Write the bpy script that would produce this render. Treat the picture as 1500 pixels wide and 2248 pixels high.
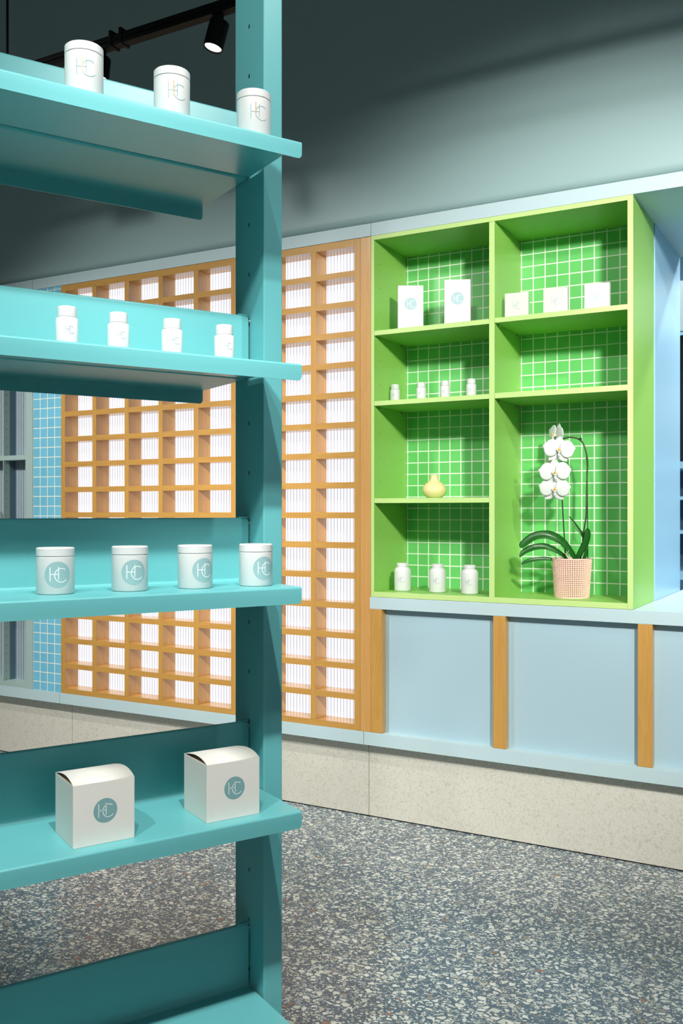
import bpy, bmesh, math, random
from math import sin, cos, pi, radians, sqrt
from mathutils import Vector, Matrix
random.seed(4)
S = bpy.context.scene
for o in list(bpy.data.objects):
    bpy.data.objects.remove(o)
COL = S.collection

# ------------------------------------------------------------------ camera
cam = bpy.data.cameras.new('camera'); cam.sensor_fit = 'HORIZONTAL'; cam.sensor_width = 36.0
cam.lens = 36.0 * 2075 / 1500; cam.clip_start = 0.05; cam.clip_end = 60
co = bpy.data.objects.new('camera', cam); COL.objects.link(co)
co.location = (0, 0, 1.25); co.rotation_euler = (radians(90), 0, radians(29.1)); S.camera = co
# ------------------------------------------------------------------ colour management, world
S.view_settings.view_transform = 'Standard'; S.view_settings.look = 'None'
S.view_settings.exposure = 0.0; S.view_settings.gamma = 1.0
try: S.view_settings.use_curve_mapping = False
except Exception: pass
W = bpy.data.worlds.new('world'); S.world = W; W.use_nodes = True
W.node_tree.nodes['Background'].inputs[0].default_value = (0.90, 0.96, 1.0, 1)
W.node_tree.nodes['Background'].inputs[1].default_value = 0.22
# unseen spots, some added only to brighten: position, aim, watts, cone, blend (each gets an added fixture further down)
SPOTS = [
    ('cabinet key', (-0.34, -0.50, 3.45), (-1.00, 3.45, 1.05), 228, 46, 0.55),
    ('counter key', (0.85, 0.55, 2.80), (-0.88, 3.5, 1.46), 540, 54, 0.7),
    ('lattice key', (-2.95, 0.55, 3.30), (-2.75, 3.4, 1.00), 240, 66, 0.9),
    ('left key', (-3.75, 0.90, 2.95), (-3.60, 3.4, 0.8), 140, 66, 0.8),
    ('rack right key', (0.14, 0.40, 3.9), (-1.20, 1.45, 0.40), 275, 42, 1.0),
    ('rack left key', (-0.15, -0.19, 3.9), (-1.20, 1.45, 0.40), 200, 40, 1.0),
    ('rack far left key', (-0.70, -0.80, 3.7), (-1.35, 1.45, 0.6), 200, 42, 1.0),
    ('rack side fill', (0.70, 1.40, 3.7), (-1.15, 1.65, 2.15), 120, 40, 1.0),
    ('aisle light', (-2.35, 1.75, 3.3), (-2.7, 3.0, 0.0), 150, 60, 0.9),  # added to brighten the floor and plinth on the left
    ('opening key', (0.85, 1.75, 2.95), (-0.6, 4.15, 1.35), 170, 38, 0.6),
    ('far room key', (0.45, 5.0, 2.95), (-0.7, 4.0, 1.6), 85, 60, 0.9),  # added to brighten the blue jamb of the opening
]

# ------------------------------------------------------------------ helpers
def lin(c):
    return tuple(((x/255)/12.92 if x/255 <= 0.04045 else ((x/255+0.055)/1.055)**2.4) for x in c)
def rgba(c): return (c[0], c[1], c[2], 1.0)
def mat(name, c, rough=0.5, metal=0.0, coat=0.0, spec=0.5, emis=None, es=0.0, coat_rough=0.05, bump=0.0, bscale=200, var=0.0):
    m = bpy.data.materials.new(name); m.use_nodes = True
    nt = m.node_tree; b = nt.nodes['Principled BSDF']
    b.inputs['Base Color'].default_value = rgba(c); b.inputs['Roughness'].default_value = rough
    b.inputs['Metallic'].default_value = metal; b.inputs['Coat Weight'].default_value = coat
    b.inputs['Coat Roughness'].default_value = coat_rough
    b.inputs['Specular IOR Level'].default_value = spec
    if emis: b.inputs['Emission Color'].default_value = rgba(emis); b.inputs['Emission Strength'].default_value = es
    if bump or var:
        tc = nt.nodes.new('ShaderNodeTexCoord'); n = nt.nodes.new('ShaderNodeTexNoise')
        n.inputs['Scale'].default_value = bscale; n.inputs['Detail'].default_value = 3
        nt.links.new(tc.outputs['Object'], n.inputs['Vector'])
        if bump:
            bp = nt.nodes.new('ShaderNodeBump'); bp.inputs['Strength'].default_value = bump; bp.inputs['Distance'].default_value = 0.002
            nt.links.new(n.outputs['Fac'], bp.inputs['Height']); nt.links.new(bp.outputs[0], b.inputs['Normal'])
        if var:
            mx = nt.nodes.new('ShaderNodeMix'); mx.data_type = 'RGBA'
            mx.inputs['A'].default_value = rgba([x*(1-var) for x in c]); mx.inputs['B'].default_value = rgba([min(1, x*(1+var)) for x in c])
            nt.links.new(n.outputs['Fac'], mx.inputs['Factor']); nt.links.new(mx.outputs['Result'], b.inputs['Base Color'])
    return m

class NT:
    def __init__(s, m): s.nt = m.node_tree; s.b = s.nt.nodes['Principled BSDF']
    def n(s, t, **k):
        x = s.nt.nodes.new(t)
        for a, v in k.items(): setattr(x, a, v)
        return x
    def l(s, a, b): s.nt.links.new(a, b)
    def math(s, op, a, b=None, c=None):
        x = s.nt.nodes.new('ShaderNodeMath'); x.operation = op
        for i, v in enumerate((a, b, c)):
            if v is None: continue
            if isinstance(v, (int, float)): x.inputs[i].default_value = v
            else: s.l(v, x.inputs[i])
        return x.outputs[0]
    def mix(s, f, a, b):
        x = s.nt.nodes.new('ShaderNodeMix'); x.data_type = 'RGBA'
        for k, v in (('Factor', f), ('A', a), ('B', b)):
            if isinstance(v, (int, float)): x.inputs[k].default_value = v
            elif isinstance(v, tuple): x.inputs[k].default_value = rgba(v)
            else: s.l(v, x.inputs[k])
        return x.outputs['Result']
    def pos(s, scale=None):
        tc = s.n('ShaderNodeTexCoord')
        if scale is None: return tc.outputs['Object']
        mp = s.n('ShaderNodeMapping'); mp.inputs['Scale'].default_value = scale
        s.l(tc.outputs['Object'], mp.inputs['Vector']); return mp.outputs[0]

def wood(name, axis, base=(214, 167, 88), dark=(186, 134, 60)):
    m = mat(name, lin(base), 0.42, coat=0.6, coat_rough=0.14); t = NT(m)
    sc = [60, 60, 60]; sc[axis] = 2.2
    big = [14, 14, 14]; big[axis] = 1.0
    n1 = t.n('ShaderNodeTexNoise'); n1.inputs['Scale'].default_value = 1; n1.inputs['Detail'].default_value = 4; t.l(t.pos(sc), n1.inputs['Vector'])
    n2 = t.n('ShaderNodeTexNoise'); n2.inputs['Scale'].default_value = 1; n2.inputs['Detail'].default_value = 2; n2.inputs['Distortion'].default_value = 1.0; t.l(t.pos(big), n2.inputs['Vector'])
    fine = [260, 260, 260]; fine[axis] = 9
    n3 = t.n('ShaderNodeTexNoise'); n3.inputs['Scale'].default_value = 1; t.l(t.pos(fine), n3.inputs['Vector'])
    rings = t.math('FRACT', t.math('MULTIPLY', n2.outputs['Fac'], 9.0))
    f = t.math('ADD', t.math('MULTIPLY', n1.outputs['Fac'], 0.6), t.math('MULTIPLY', rings, 0.22))
    f = t.math('ADD', f, t.math('MULTIPLY', n3.outputs['Fac'], 0.35))
    f = t.math('SUBTRACT', f, 0.15)
    t.l(t.mix(f, lin(dark), lin(base)), t.b.inputs['Base Color'])
    bp = t.n('ShaderNodeBump'); bp.inputs['Strength'].default_value = 0.12; bp.inputs['Distance'].default_value = 0.001
    t.l(n3.outputs['Fac'], bp.inputs['Height']); t.l(bp.outputs[0], t.b.inputs['Normal'])
    return m

def tiles(name, c, x0, z0, grout=(235, 240, 225), p=0.0491, gw=0.0042):
    m = mat(name, lin(c), 0.28); t = NT(m)
    sp = t.n('ShaderNodeSeparateXYZ'); t.l(t.pos(), sp.inputs[0])
    ux = t.math('DIVIDE', t.math('SUBTRACT', sp.outputs['X'], x0), p); uz = t.math('DIVIDE', t.math('SUBTRACT', sp.outputs['Z'], z0), 0.0488)
    def line(u):
        d = t.math('ABSOLUTE', t.math('SUBTRACT', t.math('FRACT', t.math('ADD', u, 100.5)), 0.5))
        return t.math('LESS_THAN', d, gw/2/p)
    g = t.math('MAXIMUM', line(ux), line(uz))
    cx = t.n('ShaderNodeCombineXYZ'); t.l(t.math('ROUND', t.math('SUBTRACT', ux, 0.5)), cx.inputs[0]); t.l(t.math('ROUND', t.math('SUBTRACT', uz, 0.5)), cx.inputs[1])
    wn = t.n('ShaderNodeTexWhiteNoise'); t.l(cx.outputs[0], wn.inputs['Vector'])
    cc = lin(c)
    body = t.mix(wn.outputs['Value'], tuple(x*0.95 for x in cc), tuple(min(1, x*1.05) for x in cc))
    t.l(t.mix(g, body, lin(grout)), t.b.inputs['Base Color'])
    t.l(t.math('ADD', 0.28, t.math('MULTIPLY', g, 0.5)), t.b.inputs['Roughness'])
    return m

def holed(src, name, ys, z0, p, ry, rz):
    m = src.copy(); m.name = name; t = NT(m); P = t.n('ShaderNodeTexCoord'); sp = t.n('ShaderNodeSeparateXYZ'); t.l(P.outputs['Object'], sp.inputs[0])
    sn = t.n('ShaderNodeSeparateXYZ'); t.l(P.outputs['Normal'], sn.inputs[0])
    fz = t.math('MULTIPLY', t.math('SUBTRACT', t.math('FRACT', t.math('ADD', t.math('DIVIDE', t.math('SUBTRACT', sp.outputs['Z'], z0), p), 50.5)), 0.5), p/rz)
    fz2 = t.math('MULTIPLY', fz, fz); tot = None
    for y in ys:
        d = t.math('DIVIDE', t.math('SUBTRACT', sp.outputs['Y'], y), ry)
        h = t.math('LESS_THAN', t.math('ADD', t.math('MULTIPLY', d, d), fz2), 1.0)
        tot = h if tot is None else t.math('MAXIMUM', tot, h)
    tot = t.math('MULTIPLY', tot, t.math('GREATER_THAN', t.math('ABSOLUTE', sn.outputs['X']), 0.9))
    t.l(t.mix(tot, tuple(src.node_tree.nodes['Principled BSDF'].inputs['Base Color'].default_value)[:3], (0.004, 0.01, 0.01)), t.b.inputs['Base Color'])
    return m
def terrazzo():
    m = mat('terrazzo', (0.1, 0.13, 0.16), 0.27); t = NT(m)
    P = t.pos()
    nz = t.n('ShaderNodeTexNoise'); nz.inputs['Scale'].default_value = 55; nz.inputs['Detail'].default_value = 1; t.l(P, nz.inputs['Vector'])
    va = t.n('ShaderNodeVectorMath', operation='SCALE'); t.l(nz.outputs['Color'], va.inputs[0]); va.inputs['Scale'].default_value = 0.008
    ad = t.n('ShaderNodeVectorMath', operation='ADD'); t.l(P, ad.inputs[0]); t.l(va.outputs[0], ad.inputs[1])
    base = t.mix(nz.outputs['Fac'], lin((62, 84, 100)), lin((86, 108, 124)))
    fine = t.n('ShaderNodeTexNoise'); fine.inputs['Scale'].default_value = 700; t.l(P, fine.inputs['Vector'])
    big = t.n('ShaderNodeTexNoise'); big.inputs['Scale'].default_value = 3; t.l(P, big.inputs['Vector'])
    cur = base
    for scale, thr, keep, seed in ((250, 0.08, 0.20, 0), (110, 0.10, 0.36, 3), (50, 0.13, 0.50, 7)):
        mp = t.n('ShaderNodeMapping'); mp.inputs['Location'].default_value = (seed*3.1, seed*1.7, 0); mp.inputs['Rotation'].default_value = (0, 0, seed*0.7)
        mp.inputs['Scale'].default_value = (1.0, 1.25, 1.0)
        t.l(ad.outputs[0], mp.inputs['Vector'])
        v = t.n('ShaderNodeTexVoronoi'); v.voronoi_dimensions = '2D'; v.inputs['Scale'].default_value = scale; t.l(mp.outputs[0], v.inputs['Vector'])
        e = t.n('ShaderNodeTexVoronoi'); e.voronoi_dimensions = '2D'; e.feature = 'DISTANCE_TO_EDGE'; e.inputs['Scale'].default_value = scale; t.l(mp.outputs[0], e.inputs['Vector'])
        sc = t.n('ShaderNodeSeparateColor'); t.l(v.outputs['Color'], sc.inputs[0])
        inside = t.math('GREATER_THAN', e.outputs['Distance'], t.math('ADD', thr, t.math('MULTIPLY', sc.outputs[1], 0.12)))
        on = t.math('MULTIPLY', inside, t.math('LESS_THAN', sc.outputs[0], keep))
        r = t.n('ShaderNodeValToRGB'); r.color_ramp.interpolation = 'CONSTANT'; el = r.color_ramp.elements
        el[0].position = 0; el[0].color = rgba(lin((222, 224, 212)))
        el[1].position = 0.34; el[1].color = rgba(lin((200, 205, 196)))
        for p_, c_ in ((0.55, (228, 230, 224)), (0.72, (165, 172, 168)), (0.84, (142, 150, 148)), (0.90, (150, 143, 125)), (0.955, (150, 108, 88)), (0.975, (186, 182, 160))):
            q = el.new(p_); q.color = rgba(lin(c_))
        t.l(sc.outputs[2], r.inputs[0])
        cur = t.mix(on, cur, r.outputs[0])
    cur = t.mix(t.math('MULTIPLY', fine.outputs['Fac'], 0.12), cur, (0.5, 0.53, 0.53))
    # tile joints
    sp = t.n('ShaderNodeSeparateXYZ'); t.l(P, sp.inputs[0])
    jx = t.math('LESS_THAN', t.math('ABSOLUTE', t.math('SUBTRACT', t.math('FRACT', t.math('ADD', t.math('DIVIDE', t.math('ADD', sp.outputs['X'], 1.22), 1.2), 50.5)), 0.5)), 0.0009)
    jy = t.math('LESS_THAN', t.math('ABSOLUTE', t.math('SUBTRACT', t.math('FRACT', t.math('ADD', t.math('DIVIDE', t.math('ADD', sp.outputs['Y'], 0.25), 1.2), 50.5)), 0.5)), 0.0009)
    cur = t.mix(t.math('MULTIPLY', t.math('MAXIMUM', jx, jy), 0.5), cur, (0.05, 0.06, 0.07))
    t.l(cur, t.b.inputs['Base Color'])
    return m

def speckle():
    m = mat('speckled_laminate', lin((204, 201, 186)), 0.45); t = NT(m)
    P = t.pos()
    v = t.n('ShaderNodeTexNoise'); v.inputs['Scale'].default_value = 130; v.inputs['Detail'].default_value = 5; v.inputs['Distortion'].default_value = 1.5; t.l(P, v.inputs['Vector'])
    w = t.n('ShaderNodeTexNoise'); w.inputs['Scale'].default_value = 60; w.inputs['Detail'].default_value = 4; w.inputs['Distortion'].default_value = 2; t.l(P, w.inputs['Vector'])
    a = t.math('MULTIPLY', t.math('SUBTRACT', v.outputs['Fac'], 0.5), 4.0); a.node.use_clamp = True
    b = t.math('MULTIPLY', t.math('SUBTRACT', w.outputs['Fac'], 0.54), 6.0); b.node.use_clamp = True
    c1 = t.mix(a, lin((216, 213, 200)), lin((190, 186, 168)))
    t.l(t.mix(t.math('MULTIPLY', b, 0.5), c1, lin((170, 164, 140))), t.b.inputs['Base Color'])
    return m

# -- object making
def obj(name, bm, m, parent=None, smooth=False, off=None):
    if off is not None: bmesh.ops.translate(bm, verts=bm.verts, vec=-Vector(off))
    me = bpy.data.meshes.new(name); bm.normal_update(); bm.to_mesh(me); bm.free()
    for x in (m if isinstance(m, (list, tuple)) else [m]): me.materials.append(x)
    if smooth:
        for p in me.polygons: p.use_smooth = True
    o = bpy.data.objects.new(name, me); COL.objects.link(o)
    if parent is not None: o.parent = parent
    return o
def autosmooth(o, deg=35):
    for p in o.data.polygons: p.use_smooth = True
    try: o.data.set_sharp_from_angle(angle=radians(deg))
    except Exception: pass
    return o
def thing(name, label, cat, loc=(0, 0, 0), rz=0.0, group=None):
    o = bpy.data.objects.new(name, None); o.empty_display_size = 0.05; COL.objects.link(o)
    o.location = loc; o.rotation_euler = (0, 0, rz); o['label'] = label; o['category'] = cat
    if group: o['group'] = group
    return o
def tag(o, label, cat, group=None):
    o['label'] = label; o['category'] = cat
    if group: o['group'] = group
    return o
def struct(name, bm, m, loc=(0, 0, 0)):
    o = obj(name, bm, m, off=loc); o.location = loc; o['kind'] = 'structure'; return o
def box(bm, x0, x1, y0, y1, z0, z1, bev=0.0, mi=0):
    r = bmesh.ops.create_cube(bm, size=1.0); vs = r['verts']
    for v in vs:
        v.co = Vector(((x0+x1)/2 + v.co.x*(x1-x0), (y0+y1)/2 + v.co.y*(y1-y0), (z0+z1)/2 + v.co.z*(z1-z0)))
    fs = {f for v in vs for f in v.link_faces}
    for f in fs: f.material_index = mi
    if bev:
        es = {e for v in vs for e in v.link_edges}
        bmesh.ops.bevel(bm, geom=list(es), offset=bev, segments=2, affect='EDGES', profile=0.5)
    return bm
def B(*a, **k): return box(bmesh.new(), *a, **k)
def lathe(bm, prof, n=48, cap=True, mi=0):
    rings = []
    for r, z in prof:
        rings.append([bm.verts.new((max(r, 1e-5)*cos(2*pi*i/n), max(r, 1e-5)*sin(2*pi*i/n), z)) for i in range(n)])
    for a, b in zip(rings, rings[1:]):
        for i in range(n):
            f = bm.faces.new((a[i], a[(i+1) % n], b[(i+1) % n], b[i])); f.material_index = mi
    if cap:
        f = bm.faces.new(list(reversed(rings[0]))); f.material_index = mi
        f = bm.faces.new(rings[-1]); f.material_index = mi
    return bm
def tube(bm, pts, rad, n=8, mi=0):
    pts = [Vector(p) for p in pts]; rad = rad if isinstance(rad, (list, tuple)) else [rad]*len(pts)
    rings = []
    for i, p in enumerate(pts):
        d = (pts[min(i+1, len(pts)-1)] - pts[max(i-1, 0)]).normalized()
        a = d.cross(Vector((0, 0, 1)))
        if a.length < 1e-3: a = d.cross(Vector((1, 0, 0)))
        a.normalize(); b = d.cross(a)
        rings.append([bm.verts.new(p + (a*cos(2*pi*k/n) + b*sin(2*pi*k/n))*rad[i]) for k in range(n)])
    for r0, r1 in zip(rings, rings[1:]):
        for k in range(n): bm.faces.new((r0[k], r0[(k+1) % n], r1[(k+1) % n], r1[k])).material_index = mi
    bm.faces.new(list(reversed(rings[0]))); bm.faces.new(rings[-1])
    return bm
def spline(pts, n=8):
    P = [Vector(p) for p in pts]; P = [P[0]*2-P[1]] + P + [P[-1]*2-P[-2]]; out = []
    for i in range(1, len(P)-2):
        for k in range(n):
            t = k/n; a, b, c, d = P[i-1], P[i], P[i+1], P[i+2]
            out.append(0.5*((2*b) + (c-a)*t + (2*a-5*b+4*c-d)*t*t + (3*b-a-3*c+d)*t**3))
    out.append(P[-2]); return out

# ------------------------------------------------------------------ materials
M = {}
M['floor'] = terrazzo()
M['plinth'] = speckle()
M['laminate'] = mat('grey_blue_laminate', lin((190, 213, 216)), 0.42)
M['panel'] = mat('grey_blue_panel', lin((170, 198, 208)), 0.45)
M['upper'] = mat('slate_paint', lin((156, 184, 183)), 0.34, bump=0.05, bscale=90)
M['dark'] = mat('gap_shadow_dark', (0.01, 0.012, 0.012), 0.8)
M['jamb'] = mat('sky_blue_paint', lin((160, 205, 232)), 0.30)
M['ceiling'] = mat('dark_ceiling', lin((60, 78, 80)), 0.8)
M['shopwall'] = mat('pale_shop_paint', lin((190, 205, 205)), 0.7)
M['woodx'] = wood('oak_along', 0); M['woodz'] = wood('oak_upright', 2)
M['woody'] = wood('oak_board', 2, (220, 170, 100), (196, 142, 76))
M['green'] = mat('green_laminate', lin((150, 206, 96)), 0.38)
M['green_edge'] = mat('green_edge_band', lin((196, 226, 142)), 0.4)
M['tileL'] = tiles('green_tiles_narrow', (106, 198, 106), -1.686, 0.973)
M['tileR'] = tiles('green_tiles_wide', (106, 198, 106), -1.1774, 0.973)
M['tileB'] = tiles('blue_tiles', (120, 196, 222), -3.623, 0.352, p=0.0495)
M['caseP'] = mat('sage_grey_paint', lin((168, 192, 186)), 0.42)
M['teal'] = mat('teal_powder_coat', lin((104, 183, 186)), 0.33, spec=0.5, bump=0.03, bscale=1500)
M['black'] = mat('black_metal', (0.004, 0.005, 0.005), 0.5, spec=0.2)
M['steel'] = mat('steel', (0.6, 0.6, 0.58), 0.3, metal=1.0)
M['white'] = mat('white_plastic', lin((222, 224, 222)), 0.35)
M['card'] = mat('white_card', lin((234, 232, 224)), 0.45)
M['card_box'] = mat('white_box_board', lin((216, 216, 212)), 0.5)
M['brown'] = mat('lid_gap_shade', lin((178, 140, 110)), 0.8)
M['logo'] = mat('logo_teal', lin((128, 170, 172)), 0.5)
M['logo_pale'] = mat('logo_pale_teal', lin((150, 187, 189)), 0.45)
M['logo_line'] = mat('logo_grey_line', lin((140, 166, 172)), 0.5)
M['logo_white'] = mat('logo_white', lin((226, 240, 238)), 0.5)
M['glint'] = mat('tan_glint', lin((200, 165, 120)), 0.4)  # tan stroke painting a reflection on the top-shelf jars
M['vase'] = mat('yellow_ceramic', lin((240, 226, 160)), 0.55)
M['pot'] = mat('pink_woven', lin((240, 205, 188)), 0.55)
M['pothole'] = mat('pot_hole', lin((120, 78, 62)), 0.9)
M['soil'] = mat('bark_soil', lin((60, 45, 30)), 0.9, bump=0.6, bscale=90)
M['petal'] = mat('white_petal', lin((216, 218, 212)), 0.6)
M['petal'].node_tree.nodes['Principled BSDF'].inputs['Subsurface Weight'].default_value = 0.1
M['lip'] = mat('flower_centre', lin((232, 176, 40)), 0.6)
M['leaf'] = mat('orchid_leaf', lin((48, 124, 46)), 0.30, var=0.25, bscale=25)
M['stem'] = mat('orchid_stem', lin((52, 66, 38)), 0.5)
M['stake'] = mat('dark_stake', lin((22, 34, 24)), 0.5)
M['root'] = mat('pale_root', lin((196, 196, 150)), 0.7)
M['clip'] = mat('dark_clip', lin((34, 50, 48)), 0.3)
M['lens'] = mat('lamp_lens', (0.8, 0.8, 0.8), 0.3, emis=(1, 0.94, 0.85), es=1.2)
M['lens_hot'] = mat('lamp_lens_bright', (0.8, 0.8, 0.8), 0.3, emis=(1, 0.9, 0.7), es=12)
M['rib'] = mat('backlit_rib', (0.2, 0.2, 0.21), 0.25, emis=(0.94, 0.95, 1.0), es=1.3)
M['groove'] = mat('backlit_groove', (0.15, 0.15, 0.17), 0.3, emis=(0.88, 0.88, 1.0), es=0.64)  # same sheet glowing weaker, painting the grey lines between ribs
M['case_dark'] = mat('case_glass_edge', lin((96, 124, 142)), 0.2)
M['cglass'] = mat('fluted_grey_glass', lin((112, 136, 150)), 0.08, coat=0.6)
M['cglass2'] = mat('fluted_glass_bright_line', lin((222, 230, 232)), 0.08, coat=0.6)  # paler copy of the glass for bright lines along the flutes
M['roomblue'] = mat('far_room_blue', lin((150, 200, 228)), 0.5)
M['roomdark'] = mat('far_cabinet_dark_blue', lin((60, 98, 122)), 0.4)  # darker blue for the compartment back and drawer fronts
M['roomblack'] = mat('far_black_glass', (0.01, 0.012, 0.016), 0.15)

M['green_pin'] = holed(M['green'], 'green_laminate_pin_holes', (3.448-3.585, 3.655-3.585), 0.98-0.907, 0.0985, 0.0021, 0.0021)
M['case_pin'] = holed(M['caseP'], 'sage_paint_pin_holes', (3.419-3.5,), 0.43-0.3585, 0.0445, 0.0026, 0.0026)
M['teal_slot'] = holed(M['teal'], 'teal_powder_coat_slots', (0.2395,), 0.232, 0.1105, 0.0029, 0.0052)
# ------------------------------------------------------------------ the setting
YF = 3.40
struct('floor', B(-7.5, 4.0, -2.5, 7.2, -0.05, 0.0), M['floor'])
struct('ceiling', B(-7.5, 4.0, -2.5, 7.2, 4.3, 4.4), M['ceiling'])
# upper wall with a rounded lower edge
bm = bmesh.new(); prof = [(3.41, 4.3)]
for k in range(9):
    a = pi/2*k/8; prof.append((3.41+0.032*(1-cos(a)), 2.424+0.032*(1-sin(a))))
prof += [(3.62, 2.424), (3.62, 4.3)]
vs0 = [bm.verts.new((-7.5, y, z)) for y, z in prof]; vs1 = [bm.verts.new((4.0, y, z)) for y, z in prof]
for i in range(len(prof)):
    j = (i+1) % len(prof); bm.faces.new((vs0[i], vs0[j], vs1[j], vs1[i]))
bm.faces.new(vs0); bm.faces.new(list(reversed(vs1))); bmesh.ops.recalc_face_normals(bm, faces=bm.faces)
o = struct('wall_back', bm, M['upper']); autosmooth(o, 50)
struct('wall_middle', B(-7.5, -0.718, 3.785, 4.343, 0, 2.418), M['jamb'])
struct('wall_right', B(1.20, 4.0, 3.42, 4.343, 0, 2.418), M['jamb'])
struct('wall_left', B(-7.6, -7.5, -2.5, 7.2, 0, 4.3), M['shopwall'])
struct('wall_far', B(-4.0, 4.0, 7.1, 7.2, 0, 4.3), M['roomblue'])
# header band, lower rail and plinth, each cut at its joints
g = 0.0012
for i, (a, b) in enumerate(((-7.5, -3.675), (-3.675, -1.757), (-1.757, 1.2))):
    struct('trim_%d' % (i+1), B(a+g, b-g, YF, 3.785 if i < 2 else 4.343, 2.367, 2.419, bev=0.0008), M['laminate'])
for i, (a, b) in enumerate(((-7.5, -3.485), (-3.485, -1.790), (-1.790, 1.2))):
    struct('trim_%d' % (i+4), B(a+g, b-g, YF, 3.78, 0.305, 0.358, bev=0.0008), M['laminate'])
for i, (a, b) in enumerate(((-7.5, -3.448), (-3.448, -1.790), (-1.790, 1.2))):
    nm = ('baseboard_left', 'baseboard_middle', 'baseboard_right')[i]
    struct(nm, B(a+g, b-g, 3.447, 3.78, 0.005, 0.3045, bev=0.0008), M['plinth'])
struct('trim_7', B(-7.5, 1.2, 3.452, 3.78, 0, 0.005), M['dark'])  # dark strip stands in for the shadow line under the plinth

# ------------------------------------------------------------------ countertop and low cabinet
bm = B(-1.762, 1.2, YF, 3.783, 0.858, 0.906, bev=0.0012); box(bm, -0.716, 1.2, 3.783, 4.45, 0.858, 0.906)
o = obj('countertop', bm, M['laminate'], off=(-0.3, 3.6, 0.858)); o.location = (-0.3, 3.6, 0.858)
tag(o, 'pale grey-blue countertop running under the green cabinet and into the blue opening', 'countertop')
lc = (-0.3, 3.6, 0.358)
t = thing('base_cabinet', 'low grey-blue cabinet front with oak posts below the pale counter', 'cabinet', lc)
px = [-1.7568, -1.237, -0.704, -0.171, 0.362, 0.895]
for i, x in enumerate(px):
    a = x+0.05 if i == 0 else x+0.05
    b = px[i+1] if i+1 < len(px) else 1.2
    obj('panel', B(px[i]+0.026, b+0.024, 3.436, 3.46, 0.358, 0.858), M['panel'], t, off=lc)
for x in px:
    o = obj('post', B(x, x+0.05, YF+0.0005, 3.4355, 0.3582, 0.8578, bev=0.0015), M['woodz'], t, off=lc)
    o['label'] = 'oak post'

# ------------------------------------------------------------------ green cabinet
gc = (-1.238, 3.585, 0.907)
t = thing('wall_cabinet', 'bright green open cabinet with green tiled back standing on the counter', 'cabinet', gc)
YB = 3.77
def gpanel(name, x0, x1, y0, y1, z0, z1):
    bm = B(x0, x1, y0, y1, z0, z1, bev=0.0006)
    for f in bm.faces:
        if f.calc_center_median().y < y0 + 0.0012: f.material_index = 1
    return obj(name, bm, [M['green_pin'] if name in ('side_panel', 'divider') else M['green'], M['green_edge']], t, off=gc)
sl = gpanel('side_panel', -1.756, -1.742, YF, YB, 0.907, 2.3665)
dv = gpanel('divider', -1.2525, -1.231, YF, 3.705, 0.928, 2.3485)
sr = gpanel('side_panel', -0.739, -0.7195, YF, YB, 0.907, 2.3665); sr.data.materials[0] = M['green']
gpanel('top_panel', -1.7417, -0.7393, YF, YB, 2.349, 2.3665)
gpanel('bottom_panel', -1.7417, -0.7393, YF, YB, 0.907, 0.928)
for z0, z1 in ((1.963, 1.982), (1.679, 1.6975), (1.286, 1.305)): gpanel('shelf', -1.7412, -1.2532, YF+0.001, 3.704, z0, z1)
for z0, z1 in ((1.9645, 1.983), (1.679, 1.6995)): gpanel('shelf', -1.2304, -0.7396, YF+0.001, 3.704, z0, z1)
for x0, x1, mm in ((-1.7418, -1.2418, 'tileL'), (-1.2412, -0.7392, 'tileR')):
    o = obj('tiled_back', B(x0, x1, 3.705, 3.73, 0.928, 2.349), M[mm], t, off=gc)
    o.data.transform(Matrix.Translation(Vector(gc))); o.location = -Vector(gc)   # keep tile joints in room coordinates
    o['label'] = 'green square tiles with white joints'
# shelf pin holes and shelf supports
def dots(pts, r, thick, parent, name, m, ax=0):
    bm = bmesh.new()
    for p in pts:
        q = bmesh.ops.create_cone(bm, cap_ends=True, segments=10, radius1=r, radius2=r, depth=thick)
        bmesh.ops.rotate(bm, verts=q['verts'], cent=(0, 0, 0), matrix=Matrix.Rotation(pi/2, 3, 'Y'))
        bmesh.ops.translate(bm, verts=q['verts'], vec=p)
    return obj(name, bm, m, parent, off=gc)
for xx, sh in ((-1.7395, (1.963, 1.679, 1.286)), (-1.2285, (1.9645, 1.679))):
    for z in sh:
        for y in (3.448, 3.655):
            dots([(xx, y, z-0.004)], 0.0035, 0.006, t, 'shelf_support', M['steel'])

# ------------------------------------------------------------------ oak lattice
lc = (-2.64, 3.45, 0.358)
t = thing('lattice_screen', 'oak grid screen of small open squares over a glowing white fluted sheet', 'screen', lc)
X0, X1, Z0, Z1 = -3.476, -1.8065, 0.3585, 2.3655; YL = 3.4905
pitch, bar = 0.20485, 0.0258; cx0 = -3.4495
zp = 0.12365; zt = 2.3365
obj('frame_stile', B(X0, cx0, YF, YL, Z0, Z1, 0.0008), M['woodz'], t, off=lc)
obj('frame_stile', B(X1-0.0265, X1, YF, YL, Z0, Z1, 0.0008), M['woodz'], t, off=lc)
for k in range(1, 8):
    x = cx0 + k*pitch
    obj('upright_bar', B(x-bar, x, YF+0.0003, YL, 0.383, zt, 0.0008), M['woodz'], t, off=lc)
cells = [(cx0 + k*pitch, cx0 + (k+1)*pitch - bar) for k in range(8)]
cells[-1] = (cells[-1][0], X1-0.0265)
for a, b, nm in ((zt, Z1, 'top_rail'), (Z0, 0.383, 'bottom_rail')):
    obj(nm, B(cx0, X1-0.0265, YF+0.0003, YL, a, b), M['woodx'], t, off=lc)
for k in range(1, 16):
    zz = zt - k*zp
    bm = bmesh.new()
    for a, b in cells: box(bm, a, b, YF+0.0006, YL, zz+0.0002, zz+0.0252)
    obj('cross_bar', bm, M['woodx'], t, off=lc)
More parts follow.
